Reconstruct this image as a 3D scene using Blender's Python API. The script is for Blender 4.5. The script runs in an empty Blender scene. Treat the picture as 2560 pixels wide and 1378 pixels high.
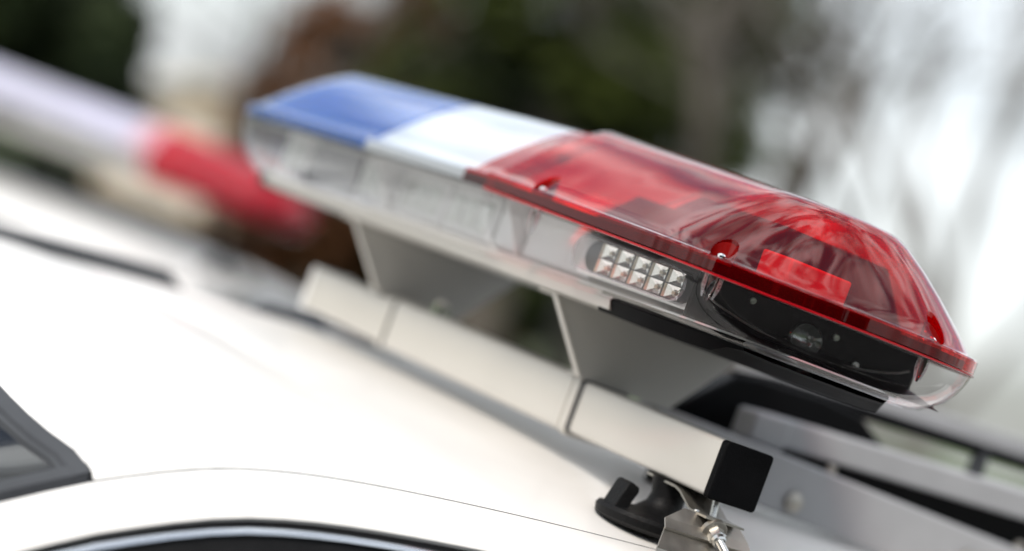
import bpy, bmesh, math, random
from mathutils import Vector, Matrix, noise
R_ = math.radians
sc = bpy.context.scene
col = sc.collection

# ------------------------------------------------------------------ camera
TH = R_(30.0)                      # angle between view axis and the crossbar axis (Y)
ROLL, PITCH = R_(20.5), R_(0.17)
CAM = Vector((-1.1916, -1.6358, 1.60))
Fh = Vector((math.sin(TH), math.cos(TH), 0)); Rr = Vector((math.cos(TH), -math.sin(TH), 0)); Uz = Vector((0, 0, 1))
Fv = Fh*math.cos(PITCH)+Uz*math.sin(PITCH); Uv = Uz*math.cos(PITCH)-Fh*math.sin(PITCH)
r_ = Rr*math.cos(ROLL)+Uv*math.sin(ROLL); u_ = -Rr*math.sin(ROLL)+Uv*math.cos(ROLL)
cd = bpy.data.cameras.new('camera'); cam = bpy.data.objects.new('camera', cd); col.objects.link(cam)
m = Matrix((r_, u_, -Fv)).transposed().to_4x4(); m.translation = CAM
cam.matrix_world = m
cd.lens = 85; cd.sensor_width = 36; cd.clip_start = .05; cd.clip_end = 2000
cd.dof.use_dof = True; cd.dof.focus_distance = 1.97; cd.dof.aperture_fstop = 1.8; cd.dof.aperture_blades = 0
sc.camera = cam
sc.view_settings.view_transform = 'Standard'; sc.view_settings.look = 'None'
sc.view_settings.gamma = 1; sc.view_settings.exposure = 0.68
try: sc.view_settings.use_curve_mapping = False
except Exception: pass
sc.render.engine = 'CYCLES'
sc.cycles.transparent_max_bounces = 24; sc.cycles.max_bounces = 12; sc.cycles.caustics_reflective = False
sc.render.resolution_x, sc.render.resolution_y = 1024, 551

# ------------------------------------------------------------------ sky and sun
SUN_EL, SUN_AZ = R_(40), R_(232)   # azimuth from +Y clockwise: behind and left of the camera
w = bpy.data.worlds.new('World'); sc.world = w; w.use_nodes = True
nt = w.node_tree; N = nt.nodes; L = nt.links; N.clear()
out = N.new('ShaderNodeOutputWorld'); bg = N.new('ShaderNodeBackground'); bg.inputs[1].default_value = .11
sky = N.new('ShaderNodeTexSky'); sky.sky_type = 'NISHITA'; sky.sun_disc = False
sky.sun_elevation = SUN_EL; sky.sun_rotation = SUN_AZ
tc = N.new('ShaderNodeTexCoord'); mp = N.new('ShaderNodeMapping'); mp.inputs['Scale'].default_value = (1, 1.3, 1.9)
n1 = N.new('ShaderNodeTexNoise'); n1.inputs['Scale'].default_value = 6.5; n1.inputs['Detail'].default_value = 7; n1.inputs['Roughness'].default_value = .6
n1.inputs['Distortion'].default_value = .9
rp = N.new('ShaderNodeValToRGB'); rp.color_ramp.elements[0].position = .42; rp.color_ramp.elements[1].position = .57
rp.color_ramp.elements[0].color = (.06, .06, .06, 1); rp.color_ramp.elements[1].color = (1, 1, 1, 1)
mx = N.new('ShaderNodeMixRGB'); mx.inputs[2].default_value = (8.2, 8.45, 8.5, 1)
# overcast: the cloud layer brightens evenly from horizon to zenith
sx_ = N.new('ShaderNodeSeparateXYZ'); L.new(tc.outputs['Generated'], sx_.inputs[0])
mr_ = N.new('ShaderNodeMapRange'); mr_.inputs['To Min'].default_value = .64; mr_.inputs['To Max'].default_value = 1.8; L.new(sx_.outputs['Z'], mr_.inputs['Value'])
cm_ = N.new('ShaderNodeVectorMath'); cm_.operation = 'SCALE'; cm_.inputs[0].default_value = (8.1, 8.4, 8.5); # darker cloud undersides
n2_ = N.new('ShaderNodeTexNoise'); n2_.inputs['Scale'].default_value = 4.2; n2_.inputs['Detail'].default_value = 6; n2_.inputs['Distortion'].default_value = 1.2; L.new(tc.outputs['Generated'], n2_.inputs['Vector'])
m2_ = N.new('ShaderNodeMapRange'); m2_.inputs['From Min'].default_value = .40; m2_.inputs['From Max'].default_value = .60; m2_.inputs['To Min'].default_value = .38; m2_.inputs['To Max'].default_value = 1.25; L.new(n2_.outputs['Fac'], m2_.inputs['Value'])
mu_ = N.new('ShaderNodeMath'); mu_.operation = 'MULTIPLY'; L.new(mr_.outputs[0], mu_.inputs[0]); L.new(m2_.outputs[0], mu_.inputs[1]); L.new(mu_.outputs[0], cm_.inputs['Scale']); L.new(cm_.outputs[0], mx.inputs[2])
L.new(tc.outputs['Generated'], mp.inputs[0]); L.new(mp.outputs[0], n1.inputs['Vector']); L.new(n1.outputs['Fac'], rp.inputs[0])
hz_ = N.new('ShaderNodeMapRange'); hz_.interpolation_type = 'SMOOTHSTEP'; hz_.inputs['From Min'].default_value = .10; hz_.inputs['From Max'].default_value = .55; hz_.inputs['To Min'].default_value = .8; hz_.inputs['To Max'].default_value = 0
L.new(sx_.outputs['Z'], hz_.inputs['Value'])
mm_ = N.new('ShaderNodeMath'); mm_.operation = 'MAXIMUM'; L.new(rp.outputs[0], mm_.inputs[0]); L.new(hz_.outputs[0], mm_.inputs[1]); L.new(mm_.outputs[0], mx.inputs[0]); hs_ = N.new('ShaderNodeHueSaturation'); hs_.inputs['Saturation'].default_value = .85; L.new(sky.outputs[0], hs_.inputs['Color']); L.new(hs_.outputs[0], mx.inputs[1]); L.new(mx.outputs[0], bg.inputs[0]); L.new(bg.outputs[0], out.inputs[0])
sd = bpy.data.lights.new('sun', 'SUN'); sd.energy = 2.0; sd.angle = R_(12); sd.color = (1, .93, .84)
so = bpy.data.objects.new('sun', sd); col.objects.link(so)
sdir = Vector((math.sin(SUN_AZ)*math.cos(SUN_EL), math.cos(SUN_AZ)*math.cos(SUN_EL), math.sin(SUN_EL)))
so.rotation_euler = sdir.to_track_quat('Z', 'Y').to_euler()

# ------------------------------------------------------------------ materials
MAT = {}
def mat(name, c, rough=.5, metal=0, coat=0, spec=.5, var=0, vscale=20, bump=0, bscale=200, trans=0):
    if name in MAT: return MAT[name]
    m = bpy.data.materials.new(name); m.use_nodes = True; t = m.node_tree; b = t.nodes['Principled BSDF']
    b.inputs['Base Color'].default_value = (*c, 1); b.inputs['Roughness'].default_value = rough
    b.inputs['Metallic'].default_value = metal; b.inputs['Coat Weight'].default_value = coat; b.inputs['Coat Roughness'].default_value = .04
    b.inputs['Specular IOR Level'].default_value = spec
    if var or bump:
        tc = t.nodes.new('ShaderNodeTexCoord')
    if var:
        n = t.nodes.new('ShaderNodeTexNoise'); n.inputs['Scale'].default_value = vscale; n.inputs['Detail'].default_value = 5
        t.links.new(tc.outputs['Object'], n.inputs['Vector'])
        r = t.nodes.new('ShaderNodeValToRGB'); r.color_ramp.elements[0].position = .3; r.color_ramp.elements[1].position = .7
        r.color_ramp.elements[0].color = (*[max(0, x*(1-var)) for x in c], 1); r.color_ramp.elements[1].color = (*[min(1, x*(1+var)) for x in c], 1)
        t.links.new(n.outputs['Fac'], r.inputs[0]); t.links.new(r.outputs[0], b.inputs['Base Color'])
        mr = t.nodes.new('ShaderNodeMapRange'); mr.inputs['To Min'].default_value = max(0, rough-.08); mr.inputs['To Max'].default_value = rough+.1
        t.links.new(n.outputs['Fac'], mr.inputs['Value']); t.links.new(mr.outputs[0], b.inputs['Roughness'])
    if bump:
        n2 = t.nodes.new('ShaderNodeTexNoise'); n2.inputs['Scale'].default_value = bscale; t.links.new(tc.outputs['Object'], n2.inputs['Vector'])
        bp = t.nodes.new('ShaderNodeBump'); bp.inputs['Strength'].default_value = bump; bp.inputs['Distance'].default_value = .002
        t.links.new(n2.outputs['Fac'], bp.inputs['Height']); t.links.new(bp.outputs[0], b.inputs['Normal'])
    MAT[name] = m; return m
def plastic(name, tint, haze=.05, hazecol=None, rough=.02, dust=.03, ior=1.5, wave=0):
    """see-through tinted plastic: fresnel gloss over a tinted transparent body with a little haze and dust"""
    m = bpy.data.materials.new(name); m.use_nodes = True; t = m.node_tree; t.nodes.clear()
    o = t.nodes.new('ShaderNodeOutputMaterial'); tr = t.nodes.new('ShaderNodeBsdfTransparent'); tr.inputs[0].default_value = (*tint, 1)
    df = t.nodes.new('ShaderNodeBsdfDiffuse'); tl = t.nodes.new('ShaderNodeBsdfTranslucent')
    hc = hazecol or tint
    df.inputs[0].default_value = (*hc, 1); tl.inputs[0].default_value = (*hc, 1)
    ms = t.nodes.new('ShaderNodeMixShader'); ms.inputs[0].default_value = .5
    t.links.new(df.outputs[0], ms.inputs[1]); t.links.new(tl.outputs[0], ms.inputs[2])
    m1 = t.nodes.new('ShaderNodeMixShader')
    tc = t.nodes.new('ShaderNodeTexCoord'); n = t.nodes.new('ShaderNodeTexNoise'); n.inputs['Scale'].default_value = 900; n.inputs['Detail'].default_value = 2
    t.links.new(tc.outputs['Object'], n.inputs['Vector'])
    mr = t.nodes.new('ShaderNodeMapRange'); mr.inputs['From Min'].default_value = .55; mr.inputs['From Max'].default_value = .8
    mr.inputs['To Min'].default_value = haze; mr.inputs['To Max'].default_value = haze+dust*4
    t.links.new(n.outputs['Fac'], mr.inputs['Value']); t.links.new(mr.outputs[0], m1.inputs[0])
    t.links.new(tr.outputs[0], m1.inputs[1]); t.links.new(ms.outputs[0], m1.inputs[2])
    # Schlick fresnel that treats both sides of the wall alike
    ge = t.nodes.new('ShaderNodeNewGeometry'); vm = t.nodes.new('ShaderNodeVectorMath'); vm.operation = 'DOT_PRODUCT'
    t.links.new(ge.outputs['Normal'], vm.inputs[0]); t.links.new(ge.outputs['Incoming'], vm.inputs[1])
    def mth(op, a, b=None):
        k = t.nodes.new('ShaderNodeMath'); k.operation = op
        for i, q in enumerate((a, b)):
            if q is None: continue
            if isinstance(q, (int, float)): k.inputs[i].default_value = q
            else: t.links.new(q, k.inputs[i])
        return k.outputs[0]
    f0 = ((ior-1)/(ior+1))**2
    fac = mth('ADD', mth('MULTIPLY', mth('POWER', mth('SUBTRACT', 1.0, mth('MINIMUM', mth('ABSOLUTE', vm.outputs['Value']), 1.0)), 5.0), 1-f0), f0)
    gl = t.nodes.new('ShaderNodeBsdfGlossy'); gl.inputs[0].default_value = (1, 1, 1, 1); gl.inputs['Roughness'].default_value = rough
    if wave:   # slight unevenness of the moulding
        wn = t.nodes.new('ShaderNodeTexNoise'); wn.inputs['Scale'].default_value = 11; wn.inputs['Detail'].default_value = 1.0; t.links.new(tc.outputs['Object'], wn.inputs['Vector'])
        wb = t.nodes.new('ShaderNodeBump'); wb.inputs['Strength'].default_value = wave; wb.inputs['Distance'].default_value = .01
        t.links.new(wn.outputs['Fac'], wb.inputs['Height']); t.links.new(wb.outputs[0], gl.inputs['Normal'])
    m2 = t.nodes.new('ShaderNodeMixShader'); t.links.new(fac, m2.inputs[0]); t.links.new(m1.outputs[0], m2.inputs[1]); t.links.new(gl.outputs[0], m2.inputs[2])
    t.links.new(m2.outputs[0], o.inputs[0]); MAT[name] = m; return m
plastic('red_lens', (.88, .003, .034), .026, (.92, .002, .035), dust=.012, ior=1.45, wave=.07)
plastic('red_lens_dense', (.8, .005, .04), .5, (.80, .008, .05), ior=1.45)
plastic('clear_frosted', (.95, .955, .96), .16, (.9, .905, .92), dust=.02, ior=1.4)
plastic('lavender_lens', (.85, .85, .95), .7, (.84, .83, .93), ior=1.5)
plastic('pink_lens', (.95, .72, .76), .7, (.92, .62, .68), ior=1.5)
plastic('blue_lens', (.08, .53, .98), .11, (.004, .33, .93), ior=1.5)
plastic('clear_bumpy', (.9, .93, .93), .42, (.86, .9, .9), ior=1.7)
plastic('clear_boss', (.9, .9, .92), .25, (.9, .9, .92), ior=1.9)  # white haze put into the clear plastic as its highlights
mat('red_bead', (.32, .003, .008), .2)
plastic('white_lens', (.86, .91, .96), .62, (.86, .92, .97), ior=1.6)  # milky white body also stands in for the bright sky reflection
plastic('clear_lens', (.965, .967, .97), .012, (.85, .86, .88), dust=.015, ior=1.37)
plastic('clear_part', (.96, .96, .96), .015, (.9, .9, .9), ior=1.55)
def glass(name):
    m = bpy.data.materials.new(name); m.use_nodes = True; b = m.node_tree.nodes['Principled BSDF']
    b.inputs['Transmission Weight'].default_value = 1; b.inputs['Roughness'].default_value = .02; b.inputs['IOR'].default_value = 1.5; MAT[name] = m
glass('clear_solid')
plastic('car_glass', (.10, .11, .12), .10, (.16, .165, .17), ior=1.75)
mat('car_paint', (.80, .78, .755), .40, coat=.22, spec=.3, var=.03, vscale=9)
mat('dark_trim', (.035, .037, .042), .42, var=.15)
mat('black_rubber', (.007, .007, .0075), .5, spec=.16, var=.3, vscale=40, bump=.3, bscale=400)
mat('black_plastic', (.003, .003, .0035), .5, spec=.06, var=.3, vscale=30, bump=.25, bscale=900)
mat('black_board', (.003, .003, .0035), .4, spec=.08, var=.2)
mat('chrome', (.55, .57, .60), .2, metal=1)
mat('bright_metal', (.85, .85, .86), .07, metal=1)
mat('reflector_metal', (.97, .96, .93), .08, metal=.85)
mat('lamp_dark', (.035, .004, .02), .5, spec=.08)
mat('steel', (.40, .375, .335), .45, metal=1, var=.12, vscale=60)
mat('zinc', (.62, .62, .60), .28, metal=1, var=.15, vscale=120)
mat('beige_paint', (.55, .53, .49), .38, coat=.2, var=.03, vscale=8)
mat('grey_paint', (.37, .362, .345), .42, coat=.1, var=.05, vscale=10)
mat('rack_grey', (.29, .29, .30), .35, coat=.2, var=.05)
mat('pale_inner', (.78, .78, .775), .5)
mat('led_yellow', (.72, .66, .48), .35)
mat('red_reflector', (.85, .80, .78), .25)
mat('red_solid', (.20, .003, .003), .2)
mat('void', (.006, .006, .007), .6)

# ------------------------------------------------------------------ helpers
def smooth(o, ang=35):
    me = o.data
    for p in me.polygons: p.use_smooth = True
    try: me.set_sharp_from_angle(angle=R_(ang))
    except Exception: pass
def link(name, bm, material, parent=None, ang=35, bevel=0):
    if bm.verts: bmesh.ops.recalc_face_normals(bm, faces=bm.faces)
    me = bpy.data.meshes.new(name); bm.to_mesh(me); bm.free()
    o = bpy.data.objects.new(name, me); col.objects.link(o); me.materials.append(MAT[material]); o.parent = parent
    smooth(o, ang)
    if bevel:
        b = o.modifiers.new('bevel', 'BEVEL'); b.width = bevel; b.segments = 2; b.limit_method = 'ANGLE'; b.angle_limit = R_(40)
    return o
def tag(o, label=None, cat=None, group=None, kind=None):
    if label: o['label'] = label
    if cat: o['category'] = cat
    if group: o['group'] = group
    if kind: o['kind'] = kind
    return o
def empty(name, loc=(0, 0, 0)):
    o = bpy.data.objects.new(name, None); o.location = loc; col.objects.link(o); o.empty_display_size = .1; return o
def box(bm, x0, x1, y0, y1, z0, z1, M=None):
    vs = [bm.verts.new((x, y, z)) for z in (z0, z1) for x, y in ((x0, y0), (x1, y0), (x1, y1), (x0, y1))]
    for f in ((0, 3, 2, 1), (4, 5, 6, 7), (0, 1, 5, 4), (1, 2, 6, 5), (2, 3, 7, 6), (3, 0, 4, 7)): bm.faces.new([vs[i] for i in f])
    if M: bmesh.ops.transform(bm, matrix=M, verts=vs)
    return vs
def tube(bm, pts, rad, n=12, cap=True):
    pts = [Vector(p) for p in pts]; rs = rad if isinstance(rad, (list, tuple)) else [rad]*len(pts)
    rings = []; prev = None
    for i, p in enumerate(pts):
        d = (pts[min(i+1, len(pts)-1)]-pts[max(i-1, 0)]).normalized()
        a = d.orthogonal().normalized() if prev is None else (prev-d*prev.dot(d)).normalized()
        prev = a; b = d.cross(a)
        rings.append([bm.verts.new(p+(a*math.cos(2*math.pi*k/n)+b*math.sin(2*math.pi*k/n))*rs[i]) for k in range(n)])
    for A, B in zip(rings, rings[1:]):
        for k in range(n): bm.faces.new((A[k], A[(k+1) % n], B[(k+1) % n], B[k]))
    if cap: bm.faces.new(rings[0][::-1]); bm.faces.new(rings[-1])
    return rings
def prism(bm, poly, axis, a0, a1):
    """polygon extruded along axis; poly gives the other two coordinates in x,y,z order"""
    def P(p, a):
        if axis == 0: return (a, p[0], p[1])
        if axis == 1: return (p[0], a, p[1])
        return (p[0], p[1], a)
    A = [bm.verts.new(P(p, a0)) for p in poly]; B = [bm.verts.new(P(p, a1)) for p in poly]; n = len(poly)
    bm.faces.new(A[::-1]); bm.faces.new(B)
    for i in range(n): bm.faces.new((A[i], A[(i+1) % n], B[(i+1) % n], B[i]))
def folded(bm, prof, axis, a0, a1, t):
    """sheet of thickness t folded along a profile"""
    pr = [Vector(p) for p in prof]; off = []
    for i, p in enumerate(pr):
        d = (pr[min(i+1, len(pr)-1)]-pr[max(i-1, 0)]).normalized(); off.append(p+Vector((-d.y, d.x))*t)
    poly = [tuple(p) for p in pr]+[tuple(p) for p in reversed(off)]
    prism(bm, poly, axis, a0, a1)
def rows_mesh(bm, rows):
    V = [[bm.verts.new(p) for p in r] for r in rows]
    for A, B in zip(V, V[1:]):
        for i in range(len(A)-1): bm.faces.new((A[i], A[i+1], B[i+1], B[i]))
    return V
def lerp_tab(tab, x):
    """smooth (Catmull-Rom) lookup in a table"""
    if x <= tab[0][0]:
        (a, b), (c, d) = tab[0], tab[1]; return b+(x-a)*(d-b)/(c-a)
    if x >= tab[-1][0]:
        (a, b), (c, d) = tab[-2], tab[-1]; return d+(x-c)*(d-b)/(c-a)
    for i in range(len(tab)-1):
        if tab[i][0] <= x <= tab[i+1][0]: break
    x0, y0 = tab[i]; x1, y1 = tab[i+1]; h = x1-x0; t = (x-x0)/h
    def sl(j):
        if j <= 0: return (tab[1][1]-tab[0][1])/(tab[1][0]-tab[0][0])
        if j >= len(tab)-1: return (tab[-1][1]-tab[-2][1])/(tab[-1][0]-tab[-2][0])
        return (tab[j+1][1]-tab[j-1][1])/(tab[j+1][0]-tab[j-1][0])
    m0, m1 = sl(i)*h, sl(i+1)*h
    return (2*t**3-3*t*t+1)*y0+(t**3-2*t*t+t)*m0+(-2*t**3+3*t*t)*y1+(t**3-t*t)*m1
def copy_tree(o, parent=None):
    c = o.copy(); col.objects.link(c); c.parent = parent
    for ch in list(o.children): copy_tree(ch, c)
    return c
def site(lat, depth, z=0):
    """ground position lat metres right of and depth metres ahead of where the photographer stood"""
    p = CAM+Rr*lat+Fh*depth; return Vector((p.x, p.y, z))

# ------------------------------------------------------------------ ground
mat('asphalt', (.055, .055, .056), .9, var=.25, vscale=3, bump=.4, bscale=60)
mat('grass', (.06, .085, .025), .9, var=.4, vscale=2)
bm = bmesh.new(); rows_mesh(bm, [[(x, y, -.004) for x in (-600, 600)] for y in (-600, 600)])
tag(link('ground', bm, 'grass'), kind='structure')
bm = bmesh.new(); rows_mesh(bm, [[(x, y, 0) for x in (-12, 14)] for y in (-8, 10)])
tag(link('parking_lot', bm, 'asphalt'), kind='structure')

# ------------------------------------------------------------------ police car
EDGE = [(-1.35, .93), (-1.0, 1.085), (-.75, 1.222), (-.566, 1.322), (-.5, 1.357), (-.396, 1.3955), (-.2565, 1.4165), (0, 1.433), (.3, 1.441), (.6, 1.436), (.9, 1.412), (1.15, 1.365), (1.45, 1.245), (1.75, 1.09)]
YN, YF = .03, 1.20
def ze(x): return lerp_tab(EDGE, x)
def zroof(x, y):
    s = (y-YN)/(YF-YN); amp = .036+.05*max(0, min(1, (-.25-x)/.35))+.02*max(0, min(1, (x-.9)/.4))
    return ze(x)+amp*(1-abs(2*s-1)**3.4)
def xh(y):
    d = min(y, YN+YF-y)-.05; return -.503-.045*(1-math.exp(-max(d, 0)/.075))-.04*max(d, 0)
def xr(y):
    d = min(y, YN+YF-y)-.05; return 1.08+.22*d-.15*d*d
def make_car():
    t = empty('police_car')
    def patch(name, material, xa, xb, ya=YN, yb=YF, nx=40, ny=44, dz=0, parent=t, ang=60):
        bm = bmesh.new(); rows = []
        for j in range(ny+1):
            s = j/ny; s = s*s*(3-2*s)*.5+s*.5; y = ya+(yb-ya)*s
            a, b = xa(y), xb(y)
            rows.append([(a+(b-a)*i/nx, y, zroof(a+(b-a)*i/nx, y)+dz) for i in range(nx+1)])
        rows_mesh(bm, rows); return link(name, bm, material, parent, ang)
    patch('roof_panel', 'car_paint', lambda y: xh(y), lambda y: xr(y), nx=70)
    wsb = lambda y: -1.28-.25*(1-abs(2*(y-YN)/(YF-YN)-1)**2)
    ws = patch('windscreen', 'car_glass', wsb, lambda y: xh(y)-.0185, YN+.017, YF-.017, dz=-.003)
    # rubber surround of the windscreen: header strip and the two pillar strips, standing a little proud
    bm = bmesh.new()
    ys = [YN+.004+(YF-YN-.008)*i/40 for i in range(41)]
    rows_mesh(bm, [[(xh(y)+.001, y, zroof(xh(y), y)-.003) for y in ys], [(xh(y)-.002, y, zroof(xh(y), y)+.0035) for y in ys],
                   [(xh(y)-.013, y, zroof(xh(y)-.013, y)+.0035) for y in ys], [(xh(y)-.0145, y, zroof(xh(y)-.0145, y)+.0005) for y in ys], [(xh(y)-.018, y, zroof(xh(y)-.018, y)+.001) for y in ys],
                   [(xh(y)-.0195, y, zroof(xh(y)-.0195, y)-.006) for y in ys]])
    link('header_seal', bm, 'dark_trim', ws, 30)
    for y0, s in ((YN+.003, 1), (YF-.003, -1)):
        bm = bmesh.new()
        rows_mesh(bm, [[(x, yy, zroof(x, yy)+dz) for x in [xh(yy)-.003-.775*i/40 for i in range(41)]] for yy, dz in ((y0, -.006), (y0+s*.002, .0032), (y0+s*.014, .0032), (y0+s*.018, -.006))])
        link('pillar_seal', bm, 'dark_trim', ws, 30)
    patch('rear_window', 'car_glass', lambda y: xr(y)+.03, lambda y: 1.62, YN+.03, YF-.03, dz=-.003)
    bm = bmesh.new(); rows_mesh(bm, [[(xr(y)+d, y, zroof(xr(y)+d, y)+z) for y in ys] for d, z in ((-.001, -.003), (.002, .003), (.03, .003), (.032, -.005))])
    link('rear_seal', bm, 'dark_trim', t, 30)
    xs = [-1.33+(1.68+1.33)*i/110 for i in range(111)]
    def prof(side, pts, name, material, xlo=-9, xhi=9, ang=40, parent=t):
        bm = bmesh.new(); rows = []
        for dy, dz in pts:
            rows.append([(x, (YN+dy) if side > 0 else (YF-dy), ze(x)+dz) for x in xs if xlo <= x <= xhi])
        rows_mesh(bm, rows); return link(name, bm, material, parent, ang)
    for sd in (1, -1):
        prof(sd, [(0, 0), (-.001, -.007), (-.0055, -.007)], 'roof_ditch', 'dark_trim')
        prof(sd, [(-.0055, -.007), (-.0065, .0003), (-.013, -.0005), (-.026, -.0035), (-.042, -.009), (-.052, -.017), (-.056, -.025), (-.054, -.028)], 'roof_rail', 'car_paint')
        prof(sd, [(-.054, -.028), (-.0535, -.032), (-.058, -.032)], 'door_gap', 'void')
        prof(sd, [(-.058, -.032), (-.0600, -.0327), (-.0615, -.0345), (-.062, -.0365), (-.061, -.0375)], 'window_chrome', 'chrome')
        prof(sd, [(-.061, -.0375), (-.058, -.0385), (-.060, -.045), (-.064, -.054), (-.066, -.061), (-.062, -.063)], 'weather_strip', 'black_rubber')
        # side glass down to the belt line
        bm = bmesh.new(); gx = [x for x in xs if -1.1 <= x <= 1.45]; rows = []
        for k in range(9):
            row = []
            for x in gx:
                zt = ze(x)-.063; z = zt+(.96-zt)*k/8 if zt > .96 else .96
                row.append((x, (YN-.062-.20*(k/8)**.9) if sd > 0 else (YF+.062+.20*(k/8)**.9), z))
            rows.append(row)
        rows_mesh(bm, rows); link('side_window', bm, 'car_glass', t)
        # lower body side
        bm = bmesh.new(); bx = [-2.35+4.7*i/60 for i in range(61)]; rows = []
        for dy, z in ((-.255, .965), (-.285, .93), (-.315, .80), (-.325, .62), (-.31, .40), (-.27, .30)):
            rows.append([(x, ((YN+dy+.16*max(0, (abs(x+.1)-1.5)/.9)**2) if sd > 0 else (YF-dy-.16*max(0, (abs(x+.1)-1.5)/.9)**2)), z if z < .9 else z-.10*max(0, (-x-1.1)/1.2)-.04*max(0, (x-1.4)/.9)) for x in bx])
        rows_mesh(bm, rows); link('body_side', bm, 'car_paint', t)
    # bonnet and boot lid, bumpers
    bm = bmesh.new(); ys2 = [YN-.25+(YF-YN+.5)*i/24 for i in range(25)]
    rows_mesh(bm, [[(x, y+(0.615-y)*k, z-.05*abs((y-.615)/.85)**3) for y in ys2] for x, z, k in ((-1.2, .99, 0), (-1.5, .96, 0), (-1.9, .91, .06), (-2.25, .84, .14), (-2.36, .70, .18), (-2.38, .4, .2))]); link('bonnet', bm, 'car_paint', t)
    bm = bmesh.new(); rows_mesh(bm, [[(x, y+(0.615-y)*k, z-.04*abs((y-.615)/.85)**3) for y in ys2] for x, z, k in ((1.55, 1.02, 0), (1.9, 1.0, .04), (2.22, .97, .12), (2.3, .8, .16), (2.28, .4, .18))]); link('boot_lid', bm, 'car_paint', t)
    for x in (-1.5, 1.42):
        for y, s in ((YN-.2, -1), (YF+.2, 1)):
            bm = bmesh.new(); tube(bm, [(x, y-.1, .33), (x, y-.085, .33), (x, y+.085, .33), (x, y+.1, .33)], [.29, .33, .33, .29], 28)
            wh = link('wheel', bm, 'black_rubber', t)
            bm = bmesh.new(); tube(bm, [(x, y+s*.098, .33), (x, y+s*.104, .33), (x, y+s*.108, .33)], [.22, .2, .05], 24); link('rim', bm, 'zinc', wh)
    # dark rubber roof moulding strips along the far roof ditch
    for a, b in ((-.62, -.02), (.075, .19)):
        bm = bmesh.new(); mx_ = [a+(b-a)*i/24 for i in range(25)]
        rows_mesh(bm, [[(x, YF-.05+dy, zroof(x, YF-.05)+dz*min(1, (x-a)/.02+.2, (b-x)/.02+.2)) for x in mx_] for dy, dz in ((-.018, -.004), (-.016, .024), (.0, .027), (.012, .022), (.014, -.004))])
        link('roof_moulding', bm, 'dark_trim', t)
    # cabin tub so the glass has something dark behind it
    bm = bmesh.new(); box(bm, -1.3, 1.6, YN-.18, YF+.18, .5, .93); link('cabin_trim', bm, 'void', t)
    return t
car = make_car()
tag(car, 'white police car whose curved roof and dark windscreen corner fill the lower left', 'car', 'police cars parked side by side')

# ------------------------------------------------------------------ light bar
XC, A_, B_ = .0375, .156, .138
YNEAR, YFAR = .034, .880
ZS, ZT = 1.676, 1.7625
def outline(d=0, grow=0, n=52, ex=2.35):
    """plan outline of the bar, inset by d; straight flanks, blunt rounded ends"""
    a = A_+grow-d; b = max(.004, B_+grow-.76*d)
    pts = []
    def se(c, e): return math.copysign(abs(c)**(2/ex), c)
    for i in range(n+1):
        t = math.pi+math.pi*i/n
        pts.append((XC+a*se(math.cos(t), 0), YNEAR+b*se(math.sin(t), 0)))
    m_ = 24
    for i in range(1, m_): pts.append((XC+a, YNEAR+(YFAR-YNEAR)*i/m_))
    for i in range(n+1):
        t = math.pi*i/n
        pts.append((XC+a*se(math.cos(t), 0), YFAR+b*se(math.sin(t), 0)))
    for i in range(m_-1, 0, -1): pts.append((XC-a, YNEAR+(YFAR-YNEAR)*i/m_))
    return pts
def ring_loft(bm, prof, grow=0, close_top=False, closed=False):
    rings = [[bm.verts.new((x, y, z)) for x, y in outline(d, grow)] for d, z in prof]; n = len(rings[0])
    seq = list(zip(rings, rings[1:]))+([(rings[-1], rings[0])] if closed else [])
    for A, B in seq:
        for i in range(n): bm.faces.new((A[i], A[(i+1) % n], B[(i+1) % n], B[i]))
    return rings
TOP_O = [(0, ZS), (0, ZS+.0105), (.0015, ZS+.0120), (.0075, ZS+.0128), (.0105, ZS+.0145), (.020, ZS+.0235), (.0325, ZS+.0345), (.05, ZS+.0495), (.07, ZS+.0645), (.09, ZS+.0775), (.101, ZS+.083), (.110, ZS+.0852), (.128, ZS+.0868), (.152, ZS+.0875)]
TOP_I = [(.152, ZS+.0850), (.128, ZS+.0843), (.111, ZS+.0828), (.100, ZS+.0803), (.071, ZS+.0615), (.051, ZS+.0465), (.034, ZS+.0318), (.022, ZS+.0210), (.0125, ZS+.0120), (.0035, ZS+.0100), (.0030, ZS)]
def cut(bm, y, keep_gt):
    g = bm.verts[:]+bm.edges[:]+bm.faces[:]
    r = bmesh.ops.bisect_plane(bm, geom=g, dist=1e-6, plane_co=(0, y, 0), plane_no=(0, 1, 0), clear_inner=keep_gt, clear_outer=not keep_gt)
    es = [e for e in bm.edges if e.is_boundary and all(abs(v.co.y-y) < 1e-5 for v in e.verts)]
    if es:
        try: bmesh.ops.edgeloop_fill(bm, edges=es)
        except Exception: pass
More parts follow.
